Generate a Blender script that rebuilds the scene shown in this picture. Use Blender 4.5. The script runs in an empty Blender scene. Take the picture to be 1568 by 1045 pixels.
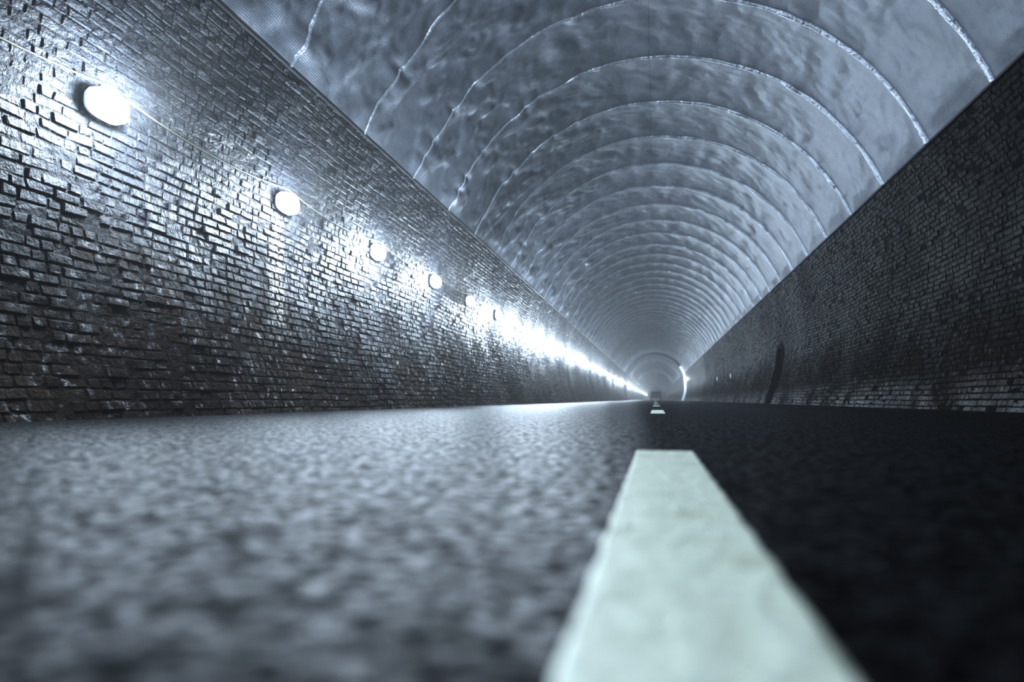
import bpy, math, numpy as np
from mathutils import Vector
rng=np.random.default_rng(7)
sc=bpy.context.scene
col=sc.collection

# ---------------------------------------------------------------- helpers
def hash2(ix,iy,seed):
    n=(ix.astype(np.int64)*374761393+iy.astype(np.int64)*668265263+seed*974634777)&0x7fffffff
    n=((n^(n>>13))*1274126177)&0x7fffffff
    n=(n^(n>>16))&0xffff
    return n/65535.0*2-1
def vnoise(x,y,seed=0):
    x=np.asarray(x,float);y=np.asarray(y,float)
    ix=np.floor(x);iy=np.floor(y);fx=x-ix;fy=y-iy
    fx=fx*fx*fx*(fx*(fx*6-15)+10);fy=fy*fy*fy*(fy*(fy*6-15)+10)
    a=hash2(ix,iy,seed);b=hash2(ix+1,iy,seed);c=hash2(ix,iy+1,seed);d=hash2(ix+1,iy+1,seed)
    return (a*(1-fx)+b*fx)*(1-fy)+(c*(1-fx)+d*fx)*fy
def fbm(x,y,seed=0,o=3):
    r=0;a=1
    for i in range(o):
        r=r+a*vnoise(x,y,seed+i);x=x*2.03+3.1;y=y*2.03+1.7;a*=.5
    return r
def new_obj(name,verts,faces,mat=None,parent=None,smooth=False):
    me=bpy.data.meshes.new(name)
    me.from_pydata(verts.tolist() if hasattr(verts,'tolist') else verts,[],faces.tolist() if hasattr(faces,'tolist') else faces)
    me.update()
    o=bpy.data.objects.new(name,me);col.objects.link(o)
    if mat: me.materials.append(mat)
    if parent: o.parent=parent
    if smooth: me.polygons.foreach_set('use_smooth',[True]*len(me.polygons))
    return o
def grid_faces(nu,nv,off=0):
    i,j=np.meshgrid(np.arange(nu-1),np.arange(nv-1),indexing='ij')
    a=(i*nv+j).ravel()
    return np.stack([a,a+1,a+nv+1,a+nv],1)+off
def box(vs,fs,x0,x1,y0,y1,z0,z1,b=0):
    o=len(vs)
    vs+= [(x0,y0,z0),(x0,y1,z0),(x0,y1,z1),(x0,y0,z1),(x1,y0+b,z0+b),(x1,y1-b,z0+b),(x1,y1-b,z1-b),(x1,y0+b,z1-b)]
    fs+= [tuple(o+k for k in q) for q in [(0,3,2,1),(4,5,6,7),(0,1,5,4),(1,2,6,5),(2,3,7,6),(3,0,4,7)]]
class M:
    def __init__(s,name):
        s.m=bpy.data.materials.new(name);s.m.use_nodes=True
        s.t=s.m.node_tree;s.n=s.t.nodes;s.b=s.n['Principled BSDF']
    def node(s,t,**k):
        n=s.n.new(t)
        for a,v in k.items(): setattr(n,a,v)
        return n
    def link(s,a,b): s.t.links.new(a,b)
    def math(s,op,a,b=None,c=None,clamp=False):
        n=s.n.new('ShaderNodeMath');n.operation=op;n.use_clamp=clamp
        for i,v in enumerate((a,b,c)):
            if v is None: continue
            if isinstance(v,(int,float)): n.inputs[i].default_value=v
            else: s.link(v,n.inputs[i])
        return n.outputs[0]
    def mix(s,f,a,b):
        n=s.n.new('ShaderNodeMix');n.data_type='RGBA'
        for i,v in ((0,f),(6,a),(7,b)):
            if isinstance(v,(int,float)): n.inputs[i].default_value=v
            elif isinstance(v,tuple): n.inputs[i].default_value=v
            else: s.link(v,n.inputs[i])
        return n.outputs[2]
    def noise(s,vec,scale,detail=3,rough=.55):
        n=s.node('ShaderNodeTexNoise');n.inputs['Scale'].default_value=scale
        n.inputs['Detail'].default_value=detail;n.inputs['Roughness'].default_value=rough
        if vec is not None: s.link(vec,n.inputs['Vector'])
        return n.outputs['Fac']
    def ramp(s,f,a,b):
        n=s.n.new('ShaderNodeMapRange');n.inputs[1].default_value=a;n.inputs[2].default_value=b
        s.link(f,n.inputs[0]);return n.outputs[0]
    def bump(s,h,dist,strength=1,prev=None):
        n=s.n.new('ShaderNodeBump');n.inputs['Distance'].default_value=dist;n.inputs['Strength'].default_value=strength
        s.link(h,n.inputs['Height'])
        if prev is not None: s.link(prev,n.inputs['Normal'])
        return n.outputs[0]
def simple(name,c,rough=.6,metal=0,spec=.5,noise_amt=.15):
    m=M(name);pos=m.node('ShaderNodeNewGeometry').outputs['Position']
    f=m.noise(pos,25)
    m.link(m.mix(f,tuple(x*(1-noise_amt) for x in c)+(1,),tuple(min(1,x*(1+noise_amt)) for x in c)+(1,)),m.b.inputs['Base Color'])
    m.b.inputs['Roughness'].default_value=rough;m.b.inputs['Metallic'].default_value=metal
    m.b.inputs['Specular IOR Level'].default_value=spec
    return m.m

# ---------------------------------------------------------------- materials
def brick_mat(name,dark,light,brown,rough0,rough1,spec,stain=False,mortar=False,foot=None):
    m=M(name);g=m.node('ShaderNodeNewGeometry');pos=g.outputs['Position']
    sep=m.node('ShaderNodeSeparateXYZ');m.link(pos,sep.inputs[0]);Y=sep.outputs['Y'];Z=sep.outputs['Z']
    n1=m.noise(pos,1.1,3);n2=m.noise(pos,11,4,.6);n3=m.noise(pos,70,4,.65)
    if mortar:
        cb=m.node('ShaderNodeCombineXYZ');m.link(Y,cb.inputs[0]);m.link(Z,cb.inputs[1])
        br=m.node('ShaderNodeTexBrick');m.link(cb.outputs[0],br.inputs['Vector'])
        br.inputs['Scale'].default_value=1;br.inputs['Brick Width'].default_value=.235;br.inputs['Row Height'].default_value=.082
        br.inputs['Mortar Size'].default_value=.008
        base=m.mix(n2,dark,light);base=m.mix(br.outputs['Fac'],base,tuple(x*.5 for x in dark[:3])+(1,))
        h=m.math('SUBTRACT',1,br.outputs['Fac'])
    else:
        at=m.node('ShaderNodeAttribute',attribute_name='tone');rnd=at.outputs['Fac']
        base=m.mix(rnd,dark,light)
    low=m.math('MULTIPLY_ADD',m.ramp(Z,2.0,0.1),1.5,m.math('MULTIPLY_ADD',n1,2.2,-1.25))
    low=m.math('MULTIPLY',low,m.ramp(n2,.33,.48),clamp=True)
    base=m.mix(low,base,brown)
    base=m.mix(m.ramp(n3,.35,.7),m.mix(.5,base,(0.003,0.003,0.004,1)),base)
    soot=m.ramp(m.noise(pos,.55,2),.40,.62)
    base=m.mix(soot,m.mix(.6,base,(.003,.003,.004,1)),base)
    r=m.math('MULTIPLY_ADD',m.math('ADD',m.math('MULTIPLY',n2,.6),m.math('MULTIPLY',n3,.4)),rough1-rough0,rough0)
    r=m.math('MULTIPLY_ADD',low,.42,r,clamp=True)
    sp=m.math('MULTIPLY',m.math('MULTIPLY_ADD',low,-.85,1.0),spec)
    sp=m.math('MULTIPLY',sp,m.math('MULTIPLY_ADD',soot,.6,.4))
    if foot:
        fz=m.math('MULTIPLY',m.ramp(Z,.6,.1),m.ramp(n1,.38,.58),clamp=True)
        base=m.mix(fz,base,foot);r=m.math('MULTIPLY_ADD',fz,-.3,r,clamp=True)  # pale lime dust, plus lamp highlights painted into the foot colour
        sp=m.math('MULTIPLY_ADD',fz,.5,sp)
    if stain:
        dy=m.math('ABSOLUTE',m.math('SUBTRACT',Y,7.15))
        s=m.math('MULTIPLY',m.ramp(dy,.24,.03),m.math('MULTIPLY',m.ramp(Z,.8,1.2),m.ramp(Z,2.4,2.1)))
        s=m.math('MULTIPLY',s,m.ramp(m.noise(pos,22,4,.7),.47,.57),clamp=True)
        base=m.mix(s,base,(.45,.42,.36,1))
    m.link(base,m.b.inputs['Base Color']);m.link(r,m.b.inputs['Roughness'])
    m.link(sp,m.b.inputs['Specular IOR Level'])
    b=m.bump(n3,.012,.9)
    b=m.bump(n2,.05,.9,b)
    if mortar: b=m.bump(h,.01,.8,b)
    m.link(b,m.b.inputs['Normal'])
    return m.m
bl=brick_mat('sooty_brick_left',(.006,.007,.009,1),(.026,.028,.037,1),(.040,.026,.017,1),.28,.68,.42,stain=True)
blm=brick_mat('sooty_mortar_left',(.010,.010,.012,1),(.024,.025,.029,1),(.030,.021,.015,1),.5,.8,.3,mortar=True)
blf=brick_mat('sooty_brick_left_far',(.006,.006,.008,1),(.024,.026,.032,1),(.034,.025,.019,1),.35,.65,.45,mortar=True)
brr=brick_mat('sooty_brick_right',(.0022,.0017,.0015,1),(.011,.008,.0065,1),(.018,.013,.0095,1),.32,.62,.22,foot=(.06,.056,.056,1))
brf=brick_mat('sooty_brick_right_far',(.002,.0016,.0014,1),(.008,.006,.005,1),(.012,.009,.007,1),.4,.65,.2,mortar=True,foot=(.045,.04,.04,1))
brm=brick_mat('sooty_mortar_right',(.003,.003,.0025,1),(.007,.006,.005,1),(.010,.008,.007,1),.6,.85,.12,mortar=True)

# asphalt
m=M('worn_asphalt');pos=m.node('ShaderNodeNewGeometry').outputs['Position']
vo=m.node('ShaderNodeTexVoronoi');vo.inputs['Scale'].default_value=80;m.link(pos,vo.inputs['Vector'])
na=m.noise(pos,42,4,.6);nb=m.noise(pos,2.0,3);nd=m.noise(pos,13,2)
stone=m.node('ShaderNodeSeparateColor');m.link(vo.outputs['Color'],stone.inputs[0])
c=m.mix(m.ramp(stone.outputs[0],.5,1.0),(.006,.0058,.007,1),(.055,.056,.066,1))
c=m.mix(m.ramp(vo.outputs['Distance'],.35,.6),c,(.004,.004,.005,1))
c=m.mix(m.ramp(na,.44,.60),m.mix(.85,c,(.003,.003,.004,1)),c)
c=m.mix(m.ramp(nb,.3,.65),m.mix(.5,c,(.004,.004,.005,1)),c)
m.link(c,m.b.inputs['Base Color'])
m.link(m.math('MULTIPLY_ADD',m.ramp(na,.38,.62),-.22,.60),m.b.inputs['Roughness'])
h=m.math('ADD',m.math('MULTIPLY',m.math('SUBTRACT',1,vo.outputs['Distance']),.4),m.math('MULTIPLY',na,1.6))
m.link(m.bump(h,.006,1.0),m.b.inputs['Normal'])
sp=m.math('MULTIPLY',m.ramp(na,.42,.60),m.ramp(nd,.34,.58))
m.link(m.math('MULTIPLY_ADD',sp,.15,.01),m.b.inputs['Specular IOR Level'])
asphalt=m.m
# road paint
m=M('thermoplastic_road_paint');pos=m.node('ShaderNodeNewGeometry').outputs['Position']
na=m.noise(pos,35,4,.6);nb=m.noise(pos,9,3)
c=m.mix(m.ramp(na,.3,.6),(.68,.72,.58,1),(.88,.93,.79,1));c=m.mix(m.ramp(nb,.55,.75),c,(.56,.58,.42,1))
m.link(c,m.b.inputs['Base Color']);m.b.inputs['Roughness'].default_value=.55
m.link(m.bump(na,.010,.6),m.b.inputs['Normal']);paint=m.m
# lining sheet
m=M('perforated_lining_sheet')
uv=m.node('ShaderNodeUVMap',uv_map='UVMap').outputs[0]
pos=m.node('ShaderNodeNewGeometry').outputs['Position']
vo=m.node('ShaderNodeTexVoronoi');vo.inputs['Scale'].default_value=38;vo.inputs['Randomness'].default_value=0;m.link(uv,vo.inputs['Vector'])
dots=m.ramp(vo.outputs['Distance'],.22,.36)
n1=m.noise(pos,.9,3);n2=m.noise(pos,7,4)
cr=m.math('ABSOLUTE',m.math('SUBTRACT',m.noise(pos,2.0,1,.4),.5))
c=m.mix(m.ramp(n1,.3,.7),(.14,.153,.176,1),(.19,.204,.23,1))
c=m.mix(m.ramp(n2,.55,.8),c,(.12,.132,.153,1))
c=m.mix(m.math('MULTIPLY_ADD',dots,-.55,.55),c,(.03,.033,.045,1))
su=m.node('ShaderNodeSeparateXYZ');m.link(uv,su.inputs[0])
lap=m.ramp(m.math('ABSOLUTE',su.outputs[0]),.014,.007)
c=m.mix(m.math('MULTIPLY',lap,.4),c,(.03,.035,.05,1))
m.link(c,m.b.inputs['Base Color']);m.b.inputs['Roughness'].default_value=.44;m.b.inputs['Metallic'].default_value=.35
m.b.inputs['Specular IOR Level'].default_value=.35
m.link(m.bump(dots,.003,.6,m.bump(n2,.015,.3,m.bump(cr,.12,.3))),m.b.inputs['Normal']);sheet=m.m
m=M('lining_rib_strip');pos=m.node('ShaderNodeNewGeometry').outputs['Position']
n2=m.noise(pos,14,4)
m.link(m.mix(n2,(.20,.22,.26,1),(.52,.55,.6,1)),m.b.inputs['Base Color']);m.b.inputs['Roughness'].default_value=.26;m.b.inputs['Metallic'].default_value=.5
m.link(m.bump(n2,.03,.6),m.b.inputs['Normal']);ribm=m.m
def emis(name,c,s):
    m=M(name);m.b.inputs['Base Color'].default_value=(.8,.8,.8,1)
    m.b.inputs['Emission Color'].default_value=c+(1,);m.b.inputs['Emission Strength'].default_value=s
    try: m.m.cycles.emission_sampling='NONE'
    except Exception: pass
    return m.m
LC=(.72,.86,1.0)
lamp_on=emis('lamp_diffuser_lit',LC,60)
lamp_dim=emis('lamp_diffuser_dim',(1,.85,.7),2.5)
lamp_house=simple('lamp_housing_white',(.85,.85,.85),.5,0)
rubber=simple('cable_rubber',(.07,.06,.04),.5)
blackm=simple('black_paint',(.02,.02,.022),.4)
whitem=simple('white_plate_and_lit_leg',(.8,.82,.85),.4)
conc=simple('dark_concrete',(.05,.05,.055),.7)

# ---------------------------------------------------------------- profile
def wx(h):
    h=np.asarray(h,float)
    a=np.where(h<2.1,.1,.055)
    return 4.34-a*(h-2.1)**2
def und(y,h,seed): return (.05*vnoise(y/1.9,h/2.2,seed)+.018*vnoise(y/.8,h/.8,seed+1))*np.clip((3.9-h)/.5,0,1)
NY,NH,NR=25.5,1.35,.65
def in_niche(y,h,e=0):
    r=NR+e
    return (np.abs(y-NY)<r)&(h<NH+np.sqrt(np.maximum(r*r-(y-NY)**2,0)))
TOP=4.06
def build_wall(side):
    s=-1 if side=='left' else 1
    seed=11 if s<0 else 53
    ys=np.unique(np.concatenate([np.arange(-8,75,.25),np.arange(NY-1,NY+1.01,.05),np.arange(75,401,1.)]))
    hs=np.concatenate([np.arange(-.1,TOP,.1),[TOP]])
    Yg,Hg=np.meshgrid(ys,hs,indexing='ij')
    X=s*(wx(Hg)+und(Yg,Hg,seed)*np.clip((90-Yg)/25,0,1))
    V=np.stack([X.ravel(),Yg.ravel(),Hg.ravel()],1)
    F=grid_faces(len(ys),len(hs))
    cy=V[F][:,:,1].mean(1);ch=V[F][:,:,2].mean(1)
    if s>0:
        kk=~in_niche(cy,ch);F=F[kk];cy=cy[kk]
    y0s=[];y1s=[];h0s=[];h1s=[]
    CO=.082
    nc=int((TOP+.05)/CO)+1
    yend=62
    for i in range(nc):
        y=-2.0-rng.random()*.2;h=-.03+i*CO
        while y<yend:
            L=.225 if ((i%2==0) and rng.random()<.8) or rng.random()<.3 else .110
            y0s.append(y);y1s.append(y+L);h0s.append(h);h1s.append(h+.073);y+=L+.009
    y0,y1,h0,h1=map(np.array,(y0s,y1s,h0s,h1s))
    wav=.014*vnoise((y0+y1)*.35,h0*0+5,seed+3)+rng.normal(0,.0015,len(y0)); h0=h0+wav;h1=h1+wav
    keep=(h1<TOP+.02)
    if s>0: keep&=~in_niche((y0+y1)/2,(h0+h1)/2,.12)
    keep&=~(rng.random(len(y0))<.015)
    y0,y1,h0,h1=y0[keep],y1[keep],h0[keep],h1[keep]
    n=len(y0)
    patch=fbm((y0+y1)*.4,h0*.8,seed+9,2)
    pr=.007+rng.random(n)*.006+np.clip(rng.normal(0,.004,n),-.008,.012)+np.where(rng.random(n)<.06,.012,0)
    pr=pr-.004*np.clip(patch,0,1)
    j=lambda a:rng.normal(0,a,n)
    yy=[y0,y1,y1,y0];hh=[h0,h0,h1,h1];iy=[1,-1,-1,1];ih=[1,1,-1,-1]
    verts=np.zeros((n,8,3))
    for k in range(4):
        Yb=yy[k]+j(.003);Hb=hh[k]+j(.003)
        verts[:,k]=np.stack([s*(wx(Hb)+und(Yb,Hb,seed)+.004),Yb,Hb],1)
        Yf=Yb+iy[k]*(.006+np.abs(j(.006)));Hf=Hb+ih[k]*(.005+np.abs(j(.005)))
        verts[:,4+k]=np.stack([s*(wx(Hf)+und(Yf,Hf,seed)-pr+j(.004)),Yf,Hf],1)
    fidx=np.array([(4,5,6,7),(0,1,5,4),(1,2,6,5),(2,3,7,6),(3,0,4,7)])
    BF=(np.arange(n)[:,None,None]*8+fidx[None]).reshape(-1,4)+len(V)
    AV=np.concatenate([V,verts.reshape(-1,3)]);AF=np.concatenate([F,BF])
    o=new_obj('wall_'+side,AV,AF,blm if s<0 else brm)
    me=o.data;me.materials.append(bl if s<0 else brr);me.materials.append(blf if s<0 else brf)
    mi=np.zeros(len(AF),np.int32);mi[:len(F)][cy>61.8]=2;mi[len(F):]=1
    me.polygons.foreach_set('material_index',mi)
    at=me.attributes.new('tone','FLOAT','POINT')
    tone=np.clip(rng.beta(1.3,2.4,n)+.15*patch,0,1)
    at.data.foreach_set('value',np.concatenate([np.zeros(len(V)),np.repeat(tone,8)]).astype(np.float32))
    return o
wall_l=build_wall('left');wall_r=build_wall('right')

# niche on the right wall
vs=[];fs=[]
prof=[(NY-NR,-.05)]+[(NY-NR*math.cos(a),NH+NR*math.sin(a)) for a in np.linspace(0,math.pi,13)]+[(NY+NR,-.05)]
for (y,h) in prof:
    x=float(wx(h));vs+= [(x-.02,y,h),(x+.7,y,h)]
for i in range(len(prof)-1): fs.append((2*i,2*i+1,2*i+3,2*i+2))
c=len(vs);vs.append((4.95,NY,1.0))
for i in range(len(prof)-1): fs.append((2*i+1,c,2*i+3))
for i in range(1,len(prof)-2):
    a0=math.pi*(i-1)/12+.02;a1=math.pi*i/12-.02;o=len(vs)
    for r in (NR,NR+.12):
        for a in (a0,a1):
            y=NY-r*math.cos(a);h=NH+r*math.sin(a);x=float(wx(h))
            vs+= [(x-.02,y,h),(x+.03,y,h)]
    fs+=[(o,o+2,o+6,o+4),(o,o+1,o+3,o+2),(o+4,o+6,o+7,o+5),(o,o+4,o+5,o+1),(o+2,o+3,o+7,o+6)]
new_obj('refuge_niche',vs,fs,brm,parent=wall_r)

# ---------------------------------------------------------------- floor
xs=np.linspace(-3.99,3.99,41);ys=np.concatenate([np.arange(-8,20,.25),np.arange(20,402,5.)])
Yg,Xg=np.meshgrid(ys,xs,indexing='ij')
V=np.stack([Xg.ravel(),Yg.ravel(),np.zeros(Xg.size)],1)
floor=new_obj('floor',V,grid_faces(len(ys),len(xs)),asphalt)
vs=[];fs=[]
def dash(y0,y1,w=.150,xc=.022):
    o=len(vs);n=max(2,int((y1-y0)/.04))
    for i in range(n+1):
        y=y0+(y1-y0)*i/n;e=.0012*math.sin(i*1.7)+.0008*math.sin(i*4.1)
        for x,z in ((-w/2+e,.0001),(-w/2+.004+e,.0012),(w/2-.004+e,.0012),(w/2+e,.0001)): vs.append((xc+x,y,z))
    for i in range(n):
        for k in range(3):
            a=o+i*4+k;fs.append((a,a+1,a+5,a+4))
dash(-.6,1.93)
y=7.0
while y<390: dash(y,y+2.4);y+=7.6
new_obj('road_centre_line',vs,fs,paint)

# ---------------------------------------------------------------- ceiling
EX=4.10
CROWN=6.86;EH=4.03;rise=CROWN-EH
R=(EX**2+rise**2)/(2*rise);CH=CROWN-R;A=math.asin(EX/R)
RS=2.07;R0=6.98
def ridge(a): return 1-2*np.sqrt(a*a+.01)
def sheet_r(Yg,Ag,amp):
    t=((Yg-R0)/RS)%1.0;S=Ag*R
    edge=np.sin(math.pi*t)
    nearrib=np.exp(-(np.minimum(t,1-t)*RS/.28)**2)
    lowl=np.clip((-Ag-.1)/.7,0,1);lowr=np.clip((Ag-.5)/.7,0,1)
    r=R+.045*edge*(1-.9*lowl)-.02*lowl
    w=.018+.062*lowl+.004*lowr
    dg=.4*ridge(vnoise(Yg*1.3+S*.5,S*1.2-Yg*.4,5))+.7*vnoise(Yg*2.4-S*.8,S*1.8,8)+.3*ridge(vnoise(Yg*3.4+S*1.4,S*2.6-Yg,9))+.18*ridge(vnoise(Yg*6.5-S*2,S*5+Yg,14))+.06*vnoise(Yg*9,S*9,10)
    r=r+amp*w*dg*(.25+.75*edge)
    kidx=np.floor((Yg-R0)/RS+.5)
    r=r-amp*.03*nearrib*np.abs(vnoise(S*3.2,kidx*7.3,12))*(.5+1.5*lowl)
    r=r+amp*.006*np.sin(S*9+3*vnoise(Yg,S,4))*edge
    r=np.clip(r,R-.20,R+.1-.08*lowl)
    tap=np.clip((A-np.abs(Ag))*R/.25,0,1)
    return R+(r-R)*tap
def ceil_part(ya,yb,dy,na,amp):
    ys=np.arange(ya,yb+dy*.5,dy);an=np.linspace(-A,A,na)
    Yg,Ag=np.meshgrid(ys,an,indexing='ij')
    r=sheet_r(Yg,Ag,amp)
    V=np.stack([(r*np.sin(Ag)).ravel(),Yg.ravel(),(CH+r*np.cos(Ag)).ravel()],1)
    return V,grid_faces(len(ys),na),np.stack([(Ag*R).ravel(),Yg.ravel()],1)
V1,F1,U1=ceil_part(-8,40,.04,230,1.0)
V2,F2,U2=ceil_part(40,104,RS/16,110,.9)
V3,F3,U3=ceil_part(104,400,1.0,36,.0)
V=np.concatenate([V1,V2,V3]);F=np.concatenate([F1,F2+len(V1),F3+len(V1)+len(V2)]);U=np.concatenate([U1,U2,U3])
ceil=new_obj('ceiling',V,F,sheet,smooth=True)
uvl=ceil.data.uv_layers.new(name='UVMap')
li=np.zeros(len(ceil.data.loops),np.int32);ceil.data.loops.foreach_get('vertex_index',li)
uvl.data.foreach_set('uv',U[li].astype(np.float32).ravel())
VV=[];FF=[];off=0
k=-7
while R0+k*RS<395:
    y=R0+k*RS;na=200 if y<45 else 40
    an=np.linspace(-A-.004,A+.004,na)
    prof=[(-1.6,-1.0),(-1,.3),(-.4,1),(.4,1),(1,.3),(1.6,-1.0)]
    P=np.zeros((na,len(prof),3))
    lowl=np.clip((-an-.2)/.7,0,1)
    rr=(.030-.012*lowl+.008*np.clip(an,0,1)) if y<110 else .05+0*an
    wob=(.02+.04*lowl)*vnoise(an*R*1.6,np.full(na,k*3.7),31);thin=1+.35*vnoise(an*R*4,np.full(na,k*1.7),33)
    base=sheet_r(y+wob,an,1.0 if y<40 else .9 if y<104 else 0)
    for q,(a,b) in enumerate(prof):
        rad=base-.006-b*rr*thin
        P[:,q]=np.stack([rad*np.sin(an),y+wob+a*rr*thin*.9,CH+rad*np.cos(an)],1)
    VV.append(P.reshape(-1,3));FF.append(grid_faces(na,len(prof),off));off+=na*len(prof);k+=1
ribs=new_obj('lining_ribs',np.concatenate(VV),np.concatenate(FF),ribm,parent=ceil,smooth=True)
VV=[];FF=[];off=0
for s in (-1,1):
    ys=np.arange(-8,400,.5)
    P=np.array([[(s*x,y,z) for x,z in ((EX+.03,EH+.015),(EX-.004,EH-.0),(EX+.0,EH-.03),(EX+.12,EH-.02))] for y in ys]).reshape(-1,3)
    VV.append(P);FF.append(grid_faces(len(ys),4,off));off+=len(P)
new_obj('lining_edge_angle',np.concatenate(VV),np.concatenate(FF),blackm,parent=ceil)

# ---------------------------------------------------------------- lamps on the left wall (bulkhead floodlights)
def lamp_mesh(name,emat):
    vs=[];fs=[];mi=[]
    N=32
    def sq(t,a,b):
        c,s=math.cos(t),math.sin(t);p=.7
        return a*math.copysign(abs(c)**p,c),b*math.copysign(abs(s)**p,s)
    rings=[(-.02,.175,.112,0),(.008,.175,.112,0),(.010,.185,.120,1),(.08,.180,.115,1),(.11,.150,.095,1),(.128,.100,.060,1),(.132,.02,.013,1)]
    for x,a,b,_ in rings:
        for i in range(N):
            vs.append((x,*sq(2*math.pi*(i+.5)/N,a,b)))
    for r in range(len(rings)-1):
        for i in range(N):
            fs.append((r*N+i,r*N+(i+1)%N,(r+1)*N+(i+1)%N,(r+1)*N+i));mi.append(rings[r][3])
    fs.append(tuple(range((len(rings)-1)*N,len(rings)*N)));mi.append(1)
    fs.append(tuple(range(N)));mi.append(0)
    n=len(fs)
    box(vs,fs,.0,.03,.17,.23,-.018,.018,b=.005);mi+=[0]*(len(fs)-n)
    me=bpy.data.meshes.new(name);me.from_pydata(vs,[],fs);me.materials.append(lamp_house);me.materials.append(emat)
    me.polygons.foreach_set('material_index',mi);me.update();return me
lm=lamp_mesh('bulkhead_lamp',lamp_on);ld=lamp_mesh('bulkhead_lamp_dim',lamp_dim)
LH=2.48
POW=600
def bulb(par,en,dx=.30):
    l=bpy.data.lights.new('bulb','POINT');l.energy=en;l.color=LC;l.shadow_soft_size=.08
    o=bpy.data.objects.new('bulb',l);col.objects.link(o);o.parent=par;o.location=(dx,0,0)
for k in range(-3,125):  # first three lamps are out of view, added to brighten the centre line
    y=4.5+2.78*k
    o=bpy.data.objects.new('wall_lamp',ld if k==4 else lm);col.objects.link(o)
    o.location=(-(float(wx(LH)+und(y,LH,11))-.035) if y<62 else -(float(wx(LH))-.01),y,LH)
    if k==4: bulb(o,18)
    elif k<-1: bulb(o,POW*.95)
    elif k==-1: bulb(o,POW*.15)
    elif k==0: bulb(o,POW*1.15)
    elif k<10: bulb(o,POW*.9)
    elif k<22: bulb(o,POW*.5)
    elif k<60 and k%3==0: bulb(o,POW*1.0,.4)
    elif k%8==0: bulb(o,POW*1.7,.6)
cu=bpy.data.curves.new('feed_cable','CURVE');cu.dimensions='3D';cu.bevel_depth=.007;cu.bevel_resolution=2
sp=cu.splines.new('POLY');pts=[]
y=-1.0
while y<110:
    ph=((y-4.5)/2.78)%1.0
    z=LH+.18-.10*4*ph*(1-ph)
    pts.append((-(float(wx(z))-.05),y,z));y+=.139
sp.points.add(len(pts)-1)
for p,q in zip(sp.points,pts): p.co=(*q,1)
o=bpy.data.objects.new('feed_cable',cu);col.objects.link(o);cu.materials.append(rubber)

# ---------------------------------------------------------------- small plates on the right wall
for y,h in ((41,1.5),(50,1.6)):
    vs=[];fs=[];x=float(wx(h)+min(0,und(y,h,53)))
    box(vs,fs,0,-.03,-.12,.12,-.13,.13,b=.01);box(vs,fs,-.03,-.04,-.09,.09,-.1,.1,b=.01)
    o=new_obj('reflector_plate',vs,fs,whitem,parent=wall_r);o.location=(x-.035,y,h)

# ---------------------------------------------------------------- section ring ~100 m away
def outline(inset,base=-.02):
    pts=[]
    for h in np.linspace(base,3.9,14): pts.append((float(wx(h))-inset,h))
    for a in np.linspace(A,0,16)[1:]: pts.append(((R-inset)*math.sin(a),CH+(R-inset)*math.cos(a)))
    L=[(-x,z) for x,z in pts]
    return pts+L[::-1][1:]
oi=outline(.3);oo=outline(-.05)
vs=[];fs=[];mi=[]
for (xi,zi),(xo,zo) in zip(oi,oo): vs+=[(xi,100,zi),(xo,100,zo),(xi,100.7,zi),(xo,100.7,zo)]
for i in range(len(oi)-1):
    a=4*i;b=a+4;q=[(a,a+1,b+1,b),(a,b,b+2,a+2),(a+2,b+2,b+3,a+3)]
    fs+=q;mi+=[1 if (oi[i][0]>2.9 and oi[i][1]<4.6) else 0]*3  # right leg made white: lamp light on the ring put into its colour
ring=new_obj('tunnel_arch_ring',vs,fs,conc);ring.data.materials.append(whitem);ring.data.polygons.foreach_set('material_index',mi)
o=bpy.data.objects.new('wall_lamp',lm);col.objects.link(o);o.location=(float(wx(3))-.01,98.5,3.0);o.rotation_euler=(0,0,math.pi);bulb(o,POW*.6,.4)  # lamp added on the right wall to brighten the white ring leg
vs=[(x,399,z) for x,z in outline(0)];new_obj('wall_end',vs,[tuple(range(len(vs)))],conc)

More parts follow.
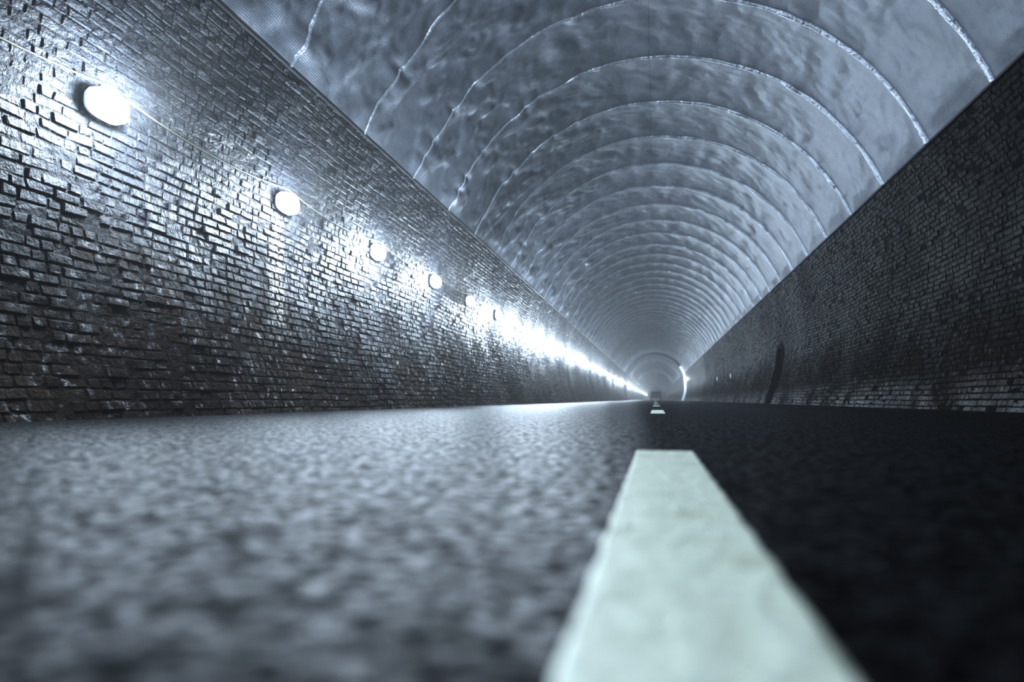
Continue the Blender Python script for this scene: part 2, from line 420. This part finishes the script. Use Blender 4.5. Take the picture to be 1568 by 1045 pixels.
# ---------------------------------------------------------------- parked car far down the tunnel
def car(x,y):
    e=bpy.data.objects.new('parked_car',None);col.objects.link(e);e.location=(x,y,0)
    side=[(-2.0,.35),(-2.05,.75),(-1.85,.98),(-1.1,1.02),(-.55,1.45),(.9,1.48),(1.75,1.0),(2.0,.9),(2.05,.4)]
    vs=[];fs=[]
    n=len(side)
    for xx in (-.88,-.82,0,.82,.88):
        for (yy,zz) in side:
            tumble=.16 if zz>1.2 else 0
            f=1 if abs(xx)<.1 else (xx-math.copysign(tumble,xx))/xx
            vs.append((xx*f,yy,zz-(.03 if abs(xx)>.85 else 0)))
    for r in range(4):
        for i in range(n-1):
            a=r*n+i;fs.append((a,a+1,a+n+1,a+n))
        fs.append((r*n,(r+1)*n,(r+1)*n+n-1,r*n+n-1))
    fs.append(tuple(range(n)));fs.append(tuple(range(4*n,5*n)))
    new_obj('body',vs,fs,simple('car_paint_dark',(.012,.013,.016),.35),parent=e)
    new_obj('rear_window',[(-.6,-1.0,1.08),(.6,-1.0,1.08),(.52,-.6,1.42),(-.52,-.6,1.42),(-.6,-1.03,1.09),(.6,-1.03,1.09),(.52,-.63,1.43),(-.52,-.63,1.43)],[(4,5,6,7),(0,1,5,4),(1,2,6,5),(2,3,7,6),(3,0,4,7)],simple('car_glass',(.01,.012,.015),.05),parent=e)
    vs=[];fs=[]
    for wxx in (-.85,.65):
        for wy in (-1.3,1.3):
            o=len(vs)
            for xx in (wxx,wxx+.2):
                for a in range(16):
                    t=a/16*2*math.pi;vs.append((xx,wy+.32*math.cos(t),.32+.32*math.sin(t)))
            for a in range(16): fs.append((o+a,o+(a+1)%16,o+16+(a+1)%16,o+16+a))
            fs.append(tuple(range(o,o+16)));fs.append(tuple(range(o+16,o+32)))
    new_obj('wheels',vs,fs,blackm,parent=e)
    vs=[];fs=[]
    for sx in (-.72,.72): box(vs,fs,sx-.12,sx+.12,-2.07,-2.0,.72,.86,b=.01)
    new_obj('rear_lights',vs,fs,simple('tail_lens',(.3,.02,.02),.2),parent=e)
car(.1,112)

# ---------------------------------------------------------------- world with thin tunnel haze, camera
w=bpy.data.worlds.new('tunnel_world');sc.world=w;w.use_nodes=True
w.node_tree.nodes['Background'].inputs[0].default_value=(.5,.65,1,1);w.node_tree.nodes['Background'].inputs[1].default_value=.0
vsn=w.node_tree.nodes.new('ShaderNodeVolumeScatter');vsn.inputs['Density'].default_value=.0048;vsn.inputs['Anisotropy'].default_value=.2
w.node_tree.links.new(vsn.outputs[0],w.node_tree.nodes['World Output'].inputs['Volume'])
cd=bpy.data.cameras.new('camera');cam=bpy.data.objects.new('camera',cd);col.objects.link(cam)
cam.location=(0,0,.14);cam.rotation_euler=(math.radians(90+4.91),0,math.radians(11.83))
cd.lens=24;cd.sensor_width=36;cd.clip_start=.02;cd.clip_end=1000
cd.dof.use_dof=True;cd.dof.focus_distance=7;cd.dof.aperture_fstop=1.5
sc.camera=cam
try:
    sc.view_settings.view_transform='Standard';sc.view_settings.look='None'
    sc.view_settings.exposure=-.1;sc.view_settings.gamma=.80
except Exception as ex: print(ex)
